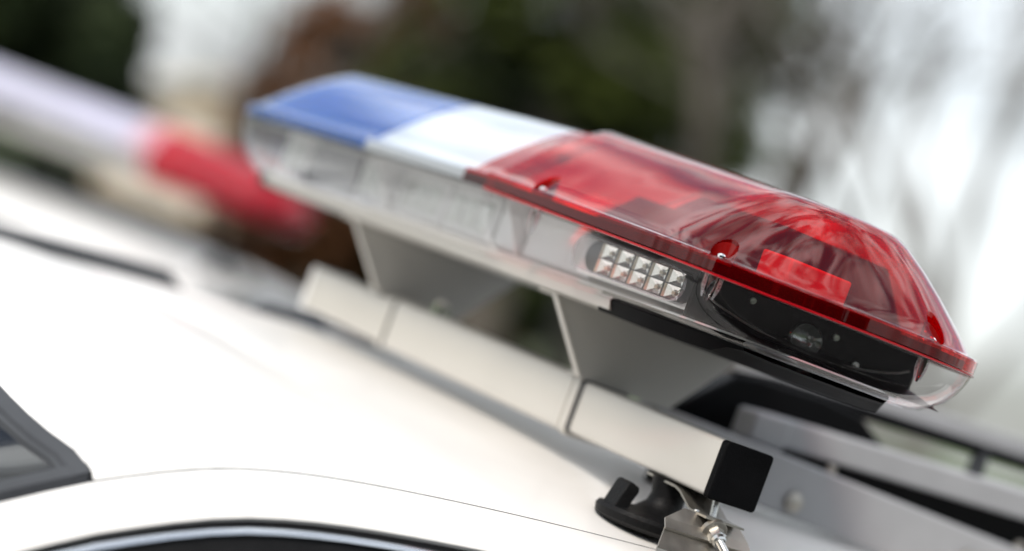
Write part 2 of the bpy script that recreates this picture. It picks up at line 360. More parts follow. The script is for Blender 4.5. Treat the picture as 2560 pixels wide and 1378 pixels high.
def lens_top(name, material, y0, y1, grow, parent, holes=(), lift=0):
    bm = bmesh.new(); ring_loft(bm, [(d if d < .15 else A_+grow-.0006, ZS+(z-ZS)*(1+lift)) for d, z in TOP_O+TOP_I], grow, closed=True)
    # close the slit along the crown: the crown ring is nearly a line, so simply bridge it
    bmesh.ops.remove_doubles(bm, verts=bm.verts, dist=1e-6)
    if y0 is not None: cut(bm, y0, True)
    if y1 is not None: cut(bm, y1, False)
    o = link(name, bm, material, parent, 28)
    if holes:
        cb = bmesh.new()
        for x, y, rad in holes: tube(cb, [(x, y, ZS+.0085), (x, y, ZS+.09)], rad, 24)
        me = bpy.data.meshes.new('cutter'); cb.to_mesh(me); cb.free(); c = bpy.data.objects.new('cutter', me); col.objects.link(c)
        b = o.modifiers.new('holes', 'BOOLEAN'); b.object = c; b.operation = 'DIFFERENCE'; b.solver = 'EXACT'
        dg = bpy.context.evaluated_depsgraph_get(); me2 = bpy.data.meshes.new_from_object(o.evaluated_get(dg))
        o.modifiers.clear(); o.data = me2; smooth(o, 28)
        bpy.data.objects.remove(c)
    return o
BOT = [(0.0005, ZS-.001), (.003, ZS-.013), (.008, ZS-.027), (.0145, ZS-.039), (.0235, ZS-.049), (.0345, ZS-.0565), (.047, ZS-.059)]
def lens_bottom(name, y0, y1, grow, parent, side=0, material='clear_lens'):
    bm = bmesh.new(); ring_loft(bm, BOT, grow)
    g = lambda: bm.verts[:]+bm.edges[:]+bm.faces[:]
    if y0 is not None: bmesh.ops.bisect_plane(bm, geom=g(), dist=1e-6, plane_co=(0, y0, 0), plane_no=(0, 1, 0), clear_inner=True)
    if y1 is not None: bmesh.ops.bisect_plane(bm, geom=g(), dist=1e-6, plane_co=(0, y1, 0), plane_no=(0, 1, 0), clear_outer=True)
    if side: bmesh.ops.bisect_plane(bm, geom=g(), dist=1e-6, plane_co=(XC, 0, 0), plane_no=(1, 0, 0), clear_inner=side > 0, clear_outer=side < 0)
    return link(name, bm, material, parent, 40)
def rim_point(t, inset):
    """point on the near end outline at angle t (pi = left flank, 1.5 pi = tip) moved inward"""
    c, s = math.cos(t), math.sin(t); e = 2/2.35
    x, y = math.copysign(abs(c)**e, c)*(A_+.009), math.copysign(abs(s)**e, s)*(B_+.009)
    nx, ny = x/A_**2, y/B_**2; l = math.hypot(nx, ny); return XC+x-nx/l*inset, YNEAR+y-ny/l*inset
STEP1, STEP2, J1, J2 = .314, .600, .375, .599
def make_lightbar():
    t = empty('light_bar')
    g = .009
    holes = [(XC-A_-.009+.0165, .235, .0105)]
    for a in (1.17, 1.60): holes.append((*rim_point(math.pi*a, .0165), .0105))
    near = lens_top('red_end_lens', 'red_lens', None, STEP1, g, t, holes, .065)
    lens_top('red_middle_lens', 'red_lens', STEP1, J1, 0, t)
    lens_top('white_centre_lens', 'white_lens', J1, J2, 0, t)
    lens_top('blue_end_lens', 'blue_lens', STEP2, None, .002, t)
    cl = lens_bottom('clear_end_lens', None, STEP1, g, t)
    for sx in (-1, 1): lens_bottom('clear_middle_lens', STEP1, J2, 0, t, sx, 'clear_frosted')
    lens_bottom('clear_end_lens', STEP2, None, .002, t, 0, 'clear_frosted')
    for x, y, rr in holes:
        bm = bmesh.new(); nx, ny = (-1, 0) if y > .2 else ((x-XC)/A_**2, (y-YNEAR)/B_**2); ll = math.hypot(nx, ny); lo_, hi_ = [], []
        for k in range(24):
            a = 2*math.pi*k/24; c_, s_ = math.cos(a), math.sin(a); dd = .0165-.0102*(c_*nx+s_*ny)/ll
            zt = [z0+(z1-z0)*(dd-d0)/(d1-d0) for (d0, z0), (d1, z1) in zip(TOP_O[1:], TOP_O[2:]) if d0 <= dd <= d1][0]
            lo_.append(bm.verts.new((x+.0102*c_, y+.0102*s_, ZS+.0088))); hi_.append(bm.verts.new((x+.0102*c_, y+.0102*s_, zt-.0008)))
        bm.faces.new(lo_)
        for k in range(24): bm.faces.new((lo_[k], lo_[(k+1) % 24], hi_[(k+1) % 24], hi_[k]))
        link('screw_well', bm, 'red_solid', near)
        bm = bmesh.new(); tube(bm, [(x, y, ZS+.0089), (x, y, ZS+.0155), (x, y, ZS+.0170)], [.0050, .0050, .0030], 14); link('screw', bm, 'bright_metal', near)
        tx, ty = -ny/ll, nx/ll
        bm = bmesh.new(); tube(bm, [(x, y, ZS-.002), (x, y, ZS-.018), (x, y, ZS-.030)], [.0036, .0030, .0012], 14); bs = link('screw_boss', bm, 'clear_solid', cl)
        for sg in (-1, 1):
            bm = bmesh.new(); tube(bm, [(x+sg*tx*.0068, y+sg*ty*.0068, ZS-.002), (x+sg*tx*.0064, y+sg*ty*.0064, ZS-.016), (x+sg*tx*.0048, y+sg*ty*.0048, ZS-.027)], [.0017, .0019, .0007], 10); link('prong', bm, 'clear_boss', bs)
    bm = bmesh.new(); ring_loft(bm, [(.0004, ZS-.0040), (-.0008, ZS-.0034), (-.0008, ZS-.0018), (.0004, ZS-.0012)], g)
    bmesh.ops.bisect_plane(bm, geom=bm.verts[:]+bm.edges[:]+bm.faces[:], dist=1e-6, plane_co=(0, STEP1-.001, 0), plane_no=(0, 1, 0), clear_outer=True)
    link('lens_bead', bm, 'red_bead', cl)
    # dark gasket between the two lenses
    bm = bmesh.new(); ring_loft(bm, [(.0055, ZS-.0008), (.013, ZS-.0008), (.013, ZS+.0085), (.0055, ZS+.0085)], .004, closed=True); link('gasket', bm, 'black_rubber', t)
    bm = bmesh.new(); ring_loft(bm, [(.012, ZS-.0014), (.036, ZS-.0014), (.036, ZS+.0002), (.012, ZS+.0002)], .004, closed=True); link('light_shield', bm, 'black_board', t)  # hidden ring added to keep red-tinted light off the LED module
    # base: pale extrusion and black end trays
    hw = .112
    bm = bmesh.new(); prism(bm, [(XC-hw, 1.6215), (XC-hw-.004, 1.616), (XC-hw-.002, 1.608), (XC-hw+.012, 1.606), (XC+hw-.012, 1.606), (XC+hw+.002, 1.608), (XC+hw+.004, 1.616), (XC+hw, 1.6215)], 1, .12, .90)
    link('base_extrusion', bm, 'beige_paint', t, 30)
    for ya, yb, sg in ((-.036, .119, 1), (.901, .962, -1)):
        bm = bmesh.new(); st = ((0, .70, .010), (.012, .78, .008), (.024, .83, .001), (.05, .90, 0), (.09, .97, 0), (.1, .985, 0), (.13, 1, 0), (.177, 1, 0))
        rows = []
        for kk, z in ((-1.0, 1.6225), (-1.03, 1.616), (-.985, 1.6045), (-.6, 1.6035), (.6, 1.6035), (.985, 1.6045), (1.03, 1.616), (1.0, 1.6225)):
            rows.append([(XC+hw*kk*wk, (ya+e) if sg > 0 else (yb-e*.4), min(1.6225, z+(up if z < 1.61 else up*.4))) for e, wk, up in st])
        rows_mesh(bm, rows); link('end_tray', bm, 'black_plastic', t, 30)
    bm = bmesh.new(); ring_loft(bm, [(.046, 1.6225), (.046, 1.6245)], 0); 
    link('floor_edge', bm, 'pale_inner', t)
    # floor pan inside
    bm = bmesh.new(); vs = [bm.verts.new((x, y, 1.6235)) for x, y in outline(.047)]; bm.faces.new(vs); link('floor_pan', bm, 'grey_paint', t)
    # inner panels of the flanks (lamp carriers) behind the clear lens
    for sx in (-1, 1):
        for y0, y1, mt in ((.185, .312, 'pale_inner'), (.318, .372, 'pale_inner'), (.378, .48, 'pale_inner'), (.486, .592, 'pale_inner'), (.604, .690, 'pale_inner'), (.70, .82, 'rack_grey'), (.83, .90, 'pale_inner')):
            bm = bmesh.new(); x = XC+sx*.104; box(bm, min(x, x-sx*.03), max(x, x-sx*.03), y0, y1, 1.626, 1.673)
            mh = link('module_housing', bm, mt, t, bevel=.003)
            if y0 > .33 and mt == 'pale_inner':
                nw = 3; wd_ = (y1-y0-.016)/nw
                for q in range(nw):
                    bm = bmesh.new(); ya = y0+.008+wd_*q+.003; box(bm, min(x, x+sx*.0015), max(x, x+sx*.0015), ya, ya+wd_-.006, 1.635, 1.664); link('lamp_window', bm, 'zinc', mh)
    # roof-side boards seen through the coloured domes
    for y0, y1, mt in ((.262, .31, 'red_reflector'), (.321, .373, 'red_reflector'), (.66, .80, 'dark_trim')):
        bm = bmesh.new(); prism(bm, [(XC-.09, ZS+.005), (XC-.055, ZS+.03), (XC+.055, ZS+.03), (XC+.09, ZS+.005)], 1, y0, y1); link('inner_shield', bm, mt, t)
    for yy, mt in ((.3145, 'pale_inner'), (.6005, 'pale_inner')):
        bm = bmesh.new(); prism(bm, [(XC-.108, 1.626), (XC+.108, 1.626), (XC+.138, ZS), (XC+.138, ZS+.006), (XC+.06, ZS+.072), (XC-.06, ZS+.072), (XC-.138, ZS+.006), (XC-.138, ZS)], 1, yy, yy+.0025); link('partition', bm, mt, t)
    # black end board, facing outwards along the bar
    bm = bmesh.new(); box(bm, XC-.118, XC+.128, .0, .006, 1.6245, ZS-.003); eb = link('end_board', bm, 'black_board', t, bevel=.001)
    bm = bmesh.new(); lo_ = [p for p in outline(.016) if p[1] < .226]; A1 = [bm.verts.new((x, y, ZS-.001)) for x, y in lo_]; A2 = [bm.verts.new((x, y, ZS+.004)) for x, y in lo_]
    bm.faces.new(A1[::-1]); bm.faces.new(A2)
    for k in range(len(A1)): bm.faces.new((A1[k], A1[(k+1) % len(A1)], A2[(k+1) % len(A1)], A2[k]))
    link('circuit_board', bm, 'black_board', t)
    bm = bmesh.new(); prism(bm, [(-.062, 1.6245), (.0, 1.6245), (.0, 1.64), (-.05, 1.628)], 0, XC-.10, XC+.115); link('end_ramp', bm, 'black_board', t)
    # reflector block glowing red behind the dome by the middle screw
    bm = bmesh.new(); box(bm, XC-.075, XC-.01, -.052, -.008, ZS+.0125, ZS+.036); link('reflector_block', bm, 'red_reflector', t, bevel=.002)
    bm = bmesh.new(); prism(bm, [(XC-.108, ZS+.0045), (XC-.060, ZS+.050), (XC-.045, ZS+.062), (XC+.07, ZS+.062), (XC+.115, ZS+.0045)], 1, .012, .150); link('beacon_housing', bm, 'lamp_dark', t, bevel=.002)
    bm = bmesh.new(); prism(bm, [(XC-.102, ZS+.0045), (XC-.060, ZS+.042), (XC+.06, ZS+.042), (XC+.105, ZS+.0045)], 1, .158, .225); link('beacon_housing', bm, 'lamp_dark', t, bevel=.002)
    # pale deck under the lenses, added to block tinted light and brighten them
    bm = bmesh.new(); box(bm, XC-.135, XC+.135, .319, .598, ZS-.0015, ZS+.003); link('deck', bm, 'pale_inner', t)
    bm = bmesh.new(); box(bm, XC-.125, XC+.125, .605, .93, ZS-.0015, ZS+.003); link('deck', bm, 'pale_inner', t)
    bm = bmesh.new(); box(bm, XC-.135, XC+.135, .226, .313, ZS-.0015, ZS+.0042); link('deck', bm, 'pale_inner', t)
    # curved inner rib lines of the dome (mould partitions)
    for yy in (.03, .10):
        bm = bmesh.new(); pr = [(XC+s*(A_-d)*(1 if yy > 0 else .9), z-.004) for s in (-1,) for d, z in ((.03, ZS+.03), (.05, ZS+.045), (.07, ZS+.060), (.09, ZS+.073))]
        folded(bm, pr, 1, yy, yy+.0016, .003); link('dome_rib', bm, 'red_lens', near)
    # wires
    bm = bmesh.new()
    tube(bm, [(XC-.1+.2*i/16, -.012-.05*math.sin(math.pi*i/16)**.8, 1.6275+.004*math.sin(7*i/16)) for i in range(17)], .0014, 8); link('wire', bm, 'black_rubber', t)
    bm = bmesh.new(); tube(bm, [(XC-.115+.23*i/20, -.006-.012*math.sin(math.pi*i/20), 1.655-.022*math.sin(math.pi*i/20)**.7) for i in range(21)], .0012, 8); link('wire', bm, 'grey_paint', t)
    # alley light: round reflector with a faceted clear lens
    c = Vector((XC-.002, -.002, 1.6465))
    bm = bmesh.new(); rg = []
    for rr, yo in ((.0185, 0), (.0185, -.006), (.0165, -.008), (.0155, -.0066), (.010, -.0038), (.005, -.0026)):
        rg.append([bm.verts.new((c.x+rr*math.cos(2*math.pi*k/32), c.y+yo, c.z+rr*math.sin(2*math.pi*k/32))) for k in range(32)])
    for P, Q in zip(rg, rg[1:]):
        for k in range(32): bm.faces.new((P[k], P[(k+1) % 32], Q[(k+1) % 32], Q[k]))
    bm.faces.new(rg[-1]); al = link('alley_light', bm, 'bright_metal', t, 25)
    bm = bmesh.new(); prev = None; random.seed(4)
    for i, (rr, yo) in enumerate(((.0162, -.0075), (.014, -.0105), (.0105, -.0125), (.006, -.014), (.002, -.0145))):
        q = [bm.verts.new((c.x+rr*math.cos(2*math.pi*(k+.5*i)/18), c.y+yo+random.uniform(-.0007, .0007), c.z+rr*math.sin(2*math.pi*(k+.5*i)/18))) for k in range(18)]
        if prev:
            for k in range(18): bm.faces.new((prev[k], prev[(k+1) % 18], q[(k+1) % 18], q[k]))
        prev = q
    bm.faces.new(prev); link('lens', bm, 'clear_bumpy', al, 8)
    # board screws
    for x, z in ((-.062, 1.664), (-.034, 1.634), (.032, 1.660), (.062, 1.640), (-.08, 1.636)):
        bm = bmesh.new(); tube(bm, [(XC+x, -.0005, z), (XC+x, -.0025, z), (XC+x, -.003, z), (XC+x, -.0018, z)], [.0036, .0034, .0024, .0018], 14); link('board_screw', bm, 'zinc', eb)
    # corner LED module, oblong, turned a little towards the end
    P0 = Vector((-.086, .004, 0)); P1 = Vector((-.100, .172, 0)); ax = (P1-P0); ln = ax.length; ax.normalize(); nrm = Vector((-ax.y, ax.x, 0))
    if nrm.x > 0: nrm = -nrm
    M = Matrix((ax, Uz, nrm)).transposed().to_4x4(); M.translation = P0+Vector((0, 0, 1.6500))     # local: x along, y up, z outwards
    def loc(bm): bmesh.ops.transform(bm, matrix=M, verts=bm.verts)
    def stad(l0, l1, h, n=10):
        r = h; pts = []
        for i in range(n+1):
            a = math.pi/2+math.pi*i/n; pts.append((l0+r+r*math.cos(a), r*math.sin(a)))
        for i in range(n+1):
            a = -math.pi/2+math.pi*i/n; pts.append((l1-r+r*math.cos(a), r*math.sin(a)))
        return pts
    bm = bmesh.new(); prism(bm, [(-.004, -.0195), (ln+.004, -.0195), (ln+.004, .0195), (-.004, .0195)], 2, -.020, -.0135); loc(bm); md = link('led_module', bm, 'pale_inner', t, bevel=.002)
    bm = bmesh.new(); lo = 0
    for pts, z in ((stad(.002, ln-.002, .0172), -.0133), (stad(.002, ln-.002, .0172), .0), (stad(.0035, ln-.0035, .0157), .002), (stad(.006, ln-.006, .0132), .0024)):
        q = [bm.verts.new((x, y, z)) for x, y in pts]
        if lo:
            for k in range(len(q)): bm.faces.new((lo[k], lo[(k+1) % len(q)], q[(k+1) % len(q)], q[k]))
        lo = q
    bm.faces.new(lo); loc(bm); link('lens', bm, 'clear_part', md, 25)
    bm = bmesh.new(); tube(bm, [(x, y, .0008) for x, y in stad(.003, ln-.003, .0165, 14)]+[(stad(.003, ln-.003, .0165, 14)[0][0], stad(.003, ln-.003, .0165, 14)[0][1], .0008)], .0011, 8); loc(bm); link('lens_rim', bm, 'clear_boss', md)
    bm = bmesh.new(); prism(bm, stad(.005, ln-.005, .0152), 2, -.0133, -.0118); loc(bm); link('led_bed', bm, 'dark_trim', md)
    nc = 5; x0, x1 = .005, ln-.040; cw = (x1-x0)/nc
    for r in range(2):
        for cidx in range(nc):
            bm = bmesh.new(); cx = x0+cw*(cidx+.5); cy = (-.0074, .0074)[r]; hw_, hh = cw*.37, .0068
            o_ = [bm.verts.new((cx+a*hw_, cy+b*hh, -.0005)) for a, b in ((-1, -1), (1, -1), (1, 1), (-1, 1))]
            i_ = [bm.verts.new((cx+a*hw_*.30, cy+b*hh*.3, -.0032)) for a, b in ((-1, -1), (1, -1), (1, 1), (-1, 1))]
            for k in range(4): bm.faces.new((o_[k], o_[(k+1) % 4], i_[(k+1) % 4], i_[k]))
            bm.faces.new(i_); loc(bm); rf = link('led_cup', bm, 'reflector_metal', md, 10)
            bm = bmesh.new(); box(bm, cx-cw*.09, cx+cw*.09, cy-.0017, cy+.0017, -.0031, -.0018); loc(bm); link('led', bm, 'led_yellow', rf)
            bm = bmesh.new(); tube(bm, [(cx+cw*.5, cy-.0068, -.0030), (cx+cw*.5, cy+.0068, -.0030)], cw*.10, 8); loc(bm); link('led_divider', bm, 'led_yellow', md)
    # the end section droops slightly from the step to the tip
    def warp(o):
        if o.type == 'MESH':
            for v in o.data.vertices:
                y, z = v.co.y, v.co.z
                f = max(0, min(1, (.314-y)/.4))
                k = max(0, min(1, (z-1.622)/(ZS-1.622)))+max(0, (z-ZS)/.0865)*.55
                v.co.z -= .0125*f*k
        for c in o.children: warp(c)
    warp(t)
    return t
bar = make_lightbar()
tag(bar, 'sharp red and blue emergency light bar with clear lower lens above the near roof', 'light bar', 'light bars on the police cars')

# ------------------------------------------------------------------ mounting brackets of the bar
def bracket(y, name='mounting_bracket'):
    t = empty(name, (0, 0, 0))
    zt, zb = 1.6055, 1.5405
    bm = bmesh.new(); prism(bm, [(-.060, zt), (-.006, zb), (.098, zb), (.155, zt)], 1, y, y+.003); link('plate', bm, 'grey_paint', t)
    bm = bmesh.new(); box(bm, -.060, .155, y+.003, y+.034, zt-.003, zt-.0003); link('top_flange', bm, 'beige_paint', t)
    bm = bmesh.new(); box(bm, -.004, .096, y+.003, y+.026, zb+.0003, zb+.003); link('bottom_flange', bm, 'beige_paint', t)
    bm = bmesh.new(); prism(bm, [(-.0625, zt-.001), (-.0085, zb+.0005), (-.0063, zb+.0005), (-.0603, zt-.001)], 1, y-.002, y+.006); link('edge_lip', bm, 'beige_paint', t)
    bm = bmesh.new(); tube(bm, [(.02, y+.016, zb+.003), (.02, y+.016, zb+.008), (.02, y+.016, zb+.0095)], [.008, .008, .005], 6); link('bolt', bm, 'zinc', t)
    return t
tag(bracket(.235), 'grey sheet metal bracket between bar and crossbar, nearest the end cap', 'bracket', 'light bar brackets')
tag(bracket(.675), 'far blurred grey sheet metal bracket under the white part of the bar', 'bracket', 'light bar brackets')

# ------------------------------------------------------------------ crossbar
def make_crossbar(dark=False):
    t = empty('roof_crossbar'); pm = 'black_plastic' if dark else 'beige_paint'
    def rr(h, x=.025, z=1.515, r=.004):
        pts = []
        for cx, cz, a0 in ((h-r, h-r, 0), (-h+r, h-r, 90), (-h+r, -h+r, 180), (h-r, -h+r, 270)):
            for k in range(4): a = R_(a0+30*k); pts.append((x+cx+r*math.cos(a), z+cz+r*math.sin(a)))
        return pts
    bm = bmesh.new(); prism(bm, rr(.0245), 1, .003, .85); link('tube', bm, pm, t)
    bm = bmesh.new(); prism(bm, rr(.0268, r=.005), 1, .252, .632); link('sleeve', bm, pm, t)
    bm = bmesh.new(); prism(bm, rr(.0255, r=.0035), 1, -.006, .0028); link('end_cap', bm, 'black_plastic', t, bevel=.0012)
    bm = bmesh.new(); prism(bm, rr(.0255, r=.0035), 1, .8502, .858); link('end_cap', bm, 'pale_inner', t)
    for y in (.238, .640):
        bm = bmesh.new(); prism(bm, rr(.0285, r=.006), 1, y, y+.009); link('strap', bm, 'beige_paint' if not dark else pm, t, bevel=.0015)
        bm = bmesh.new(); prism(bm, rr(.0262, r=.005), 1, y-.005, y-.0002); link('strap_gasket', bm, 'dark_trim', t)
    bm = bmesh.new(); tube(bm, [(.02, .578, 1.540), (.02, .578, 1.552), (.02, .578, 1.556), (.02, .578, 1.558)], [.009, .009, .006, .002], 14); link('dome_nut', bm, 'bright_metal', t)
    # near clamp: bent upper plate, studs, folded hook bracket, nut, threaded rod, rubber foot
    bm = bmesh.new(); folded(bm, [(.092, 1.4885), (.045, 1.4880), (.036, 1.486), (.016, 1.4765), (.008, 1.4755), (-.012, 1.4755)], 0, .001, .042, .0018); link('clamp_plate', bm, 'steel', t, 25)
    bm = bmesh.new(); tube(bm, [(.0236, .014, 1.489), (.0236, .010, 1.468)], .0034, 12); link('stud', bm, 'zinc', t)
    bm = bmesh.new(); tube(bm, [(.006, .012, 1.476), (.006, .008, 1.462)], .003, 12); link('stud', bm, 'zinc', t)
    bm = bmesh.new(); prof = [(.004, 1.4745), (-.0135, 1.4570), (-.0105, 1.4545), (-.030, 1.4400), (-.034, 1.420)]
    # folded hook: rows along the profile with bevelled corners
    cut_ = ((-.012, .046), (-.036, .056), (-.034, .055), (-.048, .062), (-.05, .065)); th = .0018
    Fr = [[(a+(b-a)*k/6, p[0], p[1]) for k in range(7)] for p, (a, b) in zip(prof, cut_)]
    Fr.insert(1, [(-.034+(.055+.034)*k/6, -.0060, 1.4635) for k in range(7)])
    V1 = rows_mesh(bm, Fr); o = link('hook_bracket', bm, 'steel', t, 6)
    for p in o.data.polygons: p.use_smooth = False
    s_ = o.modifiers.new('thickness', 'SOLIDIFY'); s_.thickness = th; s_.offset = 0
    d = Vector((0, -.90, -.42)).normalized(); p0 = Vector((.0153, -.0085, 1.4655))
    bm = bmesh.new(); tube(bm, [p0-d*.002, p0+d*.0022, p0+d*.003], [.0115, .0115, .0100], 24); link('washer', bm, 'steel', t)
    bm = bmesh.new(); tube(bm, [p0+d*.003, p0+d*.004, p0+d*.0105, p0+d*.0115], [.0070, .0078, .0078, .0066], 6); nut = link('nut', bm, 'zinc', t, 20)
    bm = bmesh.new(); tube(bm, [p0+d*.0115, p0+d*.0145, p0+d*.016], [.0066, .0062, .0048], 20); link('nylon_collar', bm, 'zinc', nut)
    bm = bmesh.new(); pts = []; rad = []
    for i in range(130): pts.append(p0+d*(.012+.0005*i)); rad.append((.0036, .0033, .0030, .0033)[i % 4])
    tube(bm, pts, rad, 14); link('threaded_rod', bm, 'zinc', t, 60)
    # rubber foot
    cx, cy, zb = .002, .072, 1.4405; bm = bmesh.new(); rings = []
    for k, z, ox in ((.80, 0, 0), (.97, .004, 0), (1, .010, 0), (.95, .0135, 0), (.70, .0155, .004), (.46, .0185, .010), (.36, .026, .014), (.34, .034, .015), (.40, .044, .015), (.42, .048, .015)):
        rings.append([bm.verts.new((cx+ox+.047*k*math.cos(2*math.pi*i/32), cy+.040*k*math.sin(2*math.pi*i/32), zb+z)) for i in range(32)])
    for P, Q in zip(rings, rings[1:]):
        for i in range(32): bm.faces.new((P[i], P[(i+1) % 32], Q[(i+1) % 32], Q[i]))
    bm.faces.new(rings[-1]); bm.faces.new(rings[0][::-1]); ft = link('rubber_foot', bm, 'black_rubber', t, 40)
    bm = bmesh.new(); prism(bm, [(-.041, 1.451), (-.028, 1.451), (-.021, 1.471), (-.022, 1.475), (-.031, 1.478), (-.034, 1.476)], 1, cy-.012, cy+.008); link('release_tab', bm, 'black_rubber', ft, bevel=.001)
    return t
xb = make_crossbar()
tag(xb, 'beige square crossbar with black end cap and steel roof clamp below', 'crossbar')

# ------------------------------------------------------------------ tilted rack frame behind the end cap
def make_rack():
    t = empty('folding_rack', (0, 0, 0)); y0 = .25
    S1 = -math.tan(R_(2.2)); S2 = math.tan(R_(4.2))
    def zb(x): return 1.537-.0344*(x-.23)
    def beam(name, x0, x1, ya, yb, f0, f1, material, bev=.003):
        bm = bmesh.new(); vs = [bm.verts.new(p) for p in ((x0, ya, f0(x0)), (x1, ya, f0(x1)), (x1, yb, f0(x1)), (x0, yb, f0(x0)), (x0, ya, f1(x0)), (x1, ya, f1(x1)), (x1, yb, f1(x1)), (x0, yb, f1(x0)))]
        for f in ((0, 3, 2, 1), (4, 5, 6, 7), (0, 1, 5, 4), (1, 2, 6, 5), (2, 3, 7, 6), (3, 0, 4, 7)): bm.faces.new([vs[i] for i in f])
        return link(name, bm, material, t, bevel=bev)
    br = beam('base_rail', .095, 1.0, y0, y0+.035, lambda x: zb(x)-.056, zb, 'rack_grey')
    lid0 = lambda x: 1.541+.0437*(x-.283); lid1 = lambda x: lid0(x)+.029
    beam('lid_beam', .27, 1.0, y0+.03, y0+.06, lid0, lid1, 'rack_grey')
    beam('hinge_block', .228, .274, y0+.028, y0+.062, lambda x: zb(x)+.001, lambda x: 1.566+.08*(x-.225), 'rack_grey')
    top = lambda x: 1.600+.037*(x-.356)
    bm = bmesh.new(); prism(bm, [(.150, 1.500), (.181, 1.540), (.242, 1.592), (.27, 1.597), (.356, 1.601), (.41, 1.597), (.47, 1.566), (1.0, 1.580), (1.0, 1.49), (.5, 1.495)], 1, y0+.10, y0+.125); link('black_panel', bm, 'black_board', t, bevel=.003)
    bm = bmesh.new(); tube(bm, [(.245, y0+.112, 1.590), (.30, y0+.112, 1.597), (.5, y0+.112, top(.5)), (1.0, y0+.112, top(1.0))], .0072, 12); link('black_rod', bm, 'black_plastic', t)
    beam('rear_beam', .30, 1.1, y0+.30, y0+.33, lambda x: 1.598+.04*(x-.35), lambda x: 1.620+.04*(x-.35), 'rack_grey')
    beam('stay', .585, .597, y0+.105, y0+.12, lambda x: 1.568, lambda x: top(.59), 'dark_trim', 0)
    for x, z, r in ((.178, -.030, .0), (.284, -.040, .0105), (.33, .004, .005), (.60, .004, .005), (.52, -.030, .010)):
        if not r: continue
        bm = bmesh.new()
        if z < 0: tube(bm, [(x, y0-.0005, zb(x)+z), (x, y0-.004, zb(x)+z), (x, y0-.0065, zb(x)+z)], [r, r*.95, r*.5], 16)
        else: tube(bm, [(x, y0+.018, zb(x)), (x, y0+.018, zb(x)+.006), (x, y0+.018, zb(x)+.008)], [r, r, r*.6], 12)
        link('rack_bolt', bm, 'steel', br)
    # feet down to the roof
    for x in (.13, .85):
        bm = bmesh.new(); box(bm, x, x+.04, y0+.004, y0+.03, zroof(x, y0)-.004, zb(x)-.057); link('rack_foot', bm, 'black_rubber', t)
    return t
tag(make_rack(), 'grey hinged metal rack frame with black panel behind the end cap', 'rack')

# ------------------------------------------------------------------ second police car, same kind, parked beyond
OFF = Matrix.Translation((1.38, 4.14, -.095)) @ Matrix.Rotation(R_(46), 4, 'Z')
def place(o):
    o.matrix_world = OFF; return o
c2 = place(copy_tree(car)); tag(c2, 'out of focus white car roof beyond, at the left edge', 'car', 'police cars parked side by side')
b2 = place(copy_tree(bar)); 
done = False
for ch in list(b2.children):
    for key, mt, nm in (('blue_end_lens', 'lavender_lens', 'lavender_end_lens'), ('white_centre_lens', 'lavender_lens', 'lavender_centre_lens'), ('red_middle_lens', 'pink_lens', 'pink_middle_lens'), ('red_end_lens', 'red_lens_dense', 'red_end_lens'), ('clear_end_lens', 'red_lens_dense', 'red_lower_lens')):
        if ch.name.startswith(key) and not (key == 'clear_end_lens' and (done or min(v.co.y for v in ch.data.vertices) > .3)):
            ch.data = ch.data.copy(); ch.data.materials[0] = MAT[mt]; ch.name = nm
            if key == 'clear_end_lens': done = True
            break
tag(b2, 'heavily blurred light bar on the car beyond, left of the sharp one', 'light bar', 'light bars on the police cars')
x2 = place(make_crossbar(True)); tag(x2, 'blurred black crossbar under the far light bar', 'crossbar')

# ------------------------------------------------------------------ backdrop: house and trees
mat('brick', (.16, .075, .05), .85, var=.3, vscale=4, bump=.3, bscale=30)
mat('roof_tile', (.10, .048, .032), .85, var=.35, vscale=5)
mat('beige_wall', (.55, .47, .38), .8, var=.06, vscale=2)
mat('white_frame', (.75, .75, .74), .5)
mat('bark', (.11, .095, .08), .9, var=.35, vscale=8, bump=.5, bscale=25)
mat('bark_grey', (.20, .19, .18), .9, var=.3, vscale=8, bump=.5, bscale=25)
mat('needle_dark', (.020, .030, .010), .7, spec=.15, var=.6, vscale=1.5)
mat('needle_olive', (.042, .056, .009), .7, spec=.15, var=.6, vscale=1.5)
mat('leaf_brown', (.105, .048, .022), .8, spec=.1, var=.4, vscale=2)
def house(loc, rz, w_, d_, h, rise, wall, label, tiles='roof_tile'):
    t = empty('house', loc); t.rotation_euler.z = rz
    bm = bmesh.new(); box(bm, -w_/2, w_/2, 0, d_, 0, h); prism(bm, [(-w_/2, h), (w_/2, h), (0, h+rise*.96)], 1, .05, d_-.05); link('wall', bm, wall, t)
    bm = bmesh.new()
    for s in (-1, 1):
        n = Vector((s*rise, 0, w_/2)).normalized()*.14; e = Vector((s*(w_/2+.35), 0, h-.35*rise/(w_/2))); p = Vector((0, 0, h+rise))
        for y in (0,):
            vs = [bm.verts.new(q) for q in ((e.x, -.3, e.z), (p.x, -.3, p.z), (p.x, d_+.3, p.z), (e.x, d_+.3, e.z), (e.x+n.x, -.3, e.z+n.z), (p.x, -.3, p.z+.15), (p.x, d_+.3, p.z+.15), (e.x+n.x, d_+.3, e.z+n.z))]
            for f in ((0, 3, 2, 1), (4, 5, 6, 7), (0, 1, 5, 4), (1, 2, 6, 5), (2, 3, 7, 6), (3, 0, 4, 7)): bm.faces.new([vs[i] for i in f])
    link('roof', bm, tiles, t)
    for x in (-w_*.28, w_*.12):
        bm = bmesh.new(); box(bm, x, x+1.1, -.03, -.005, .9, 2.1); wd = link('window', bm, 'white_frame', t)
        for k in (0, 1):
            bm = bmesh.new(); box(bm, x+.07+.5*k, x+.53+.5*k, -.04, -.032, .98, 2.02); link('pane', bm, 'car_glass', wd)
    bm = bmesh.new(); box(bm, w_*.36, w_*.36+.9, -.04, -.005, 0, 2.05); link('door', bm, 'roof_tile', t)
    return tag(t, label, 'house')
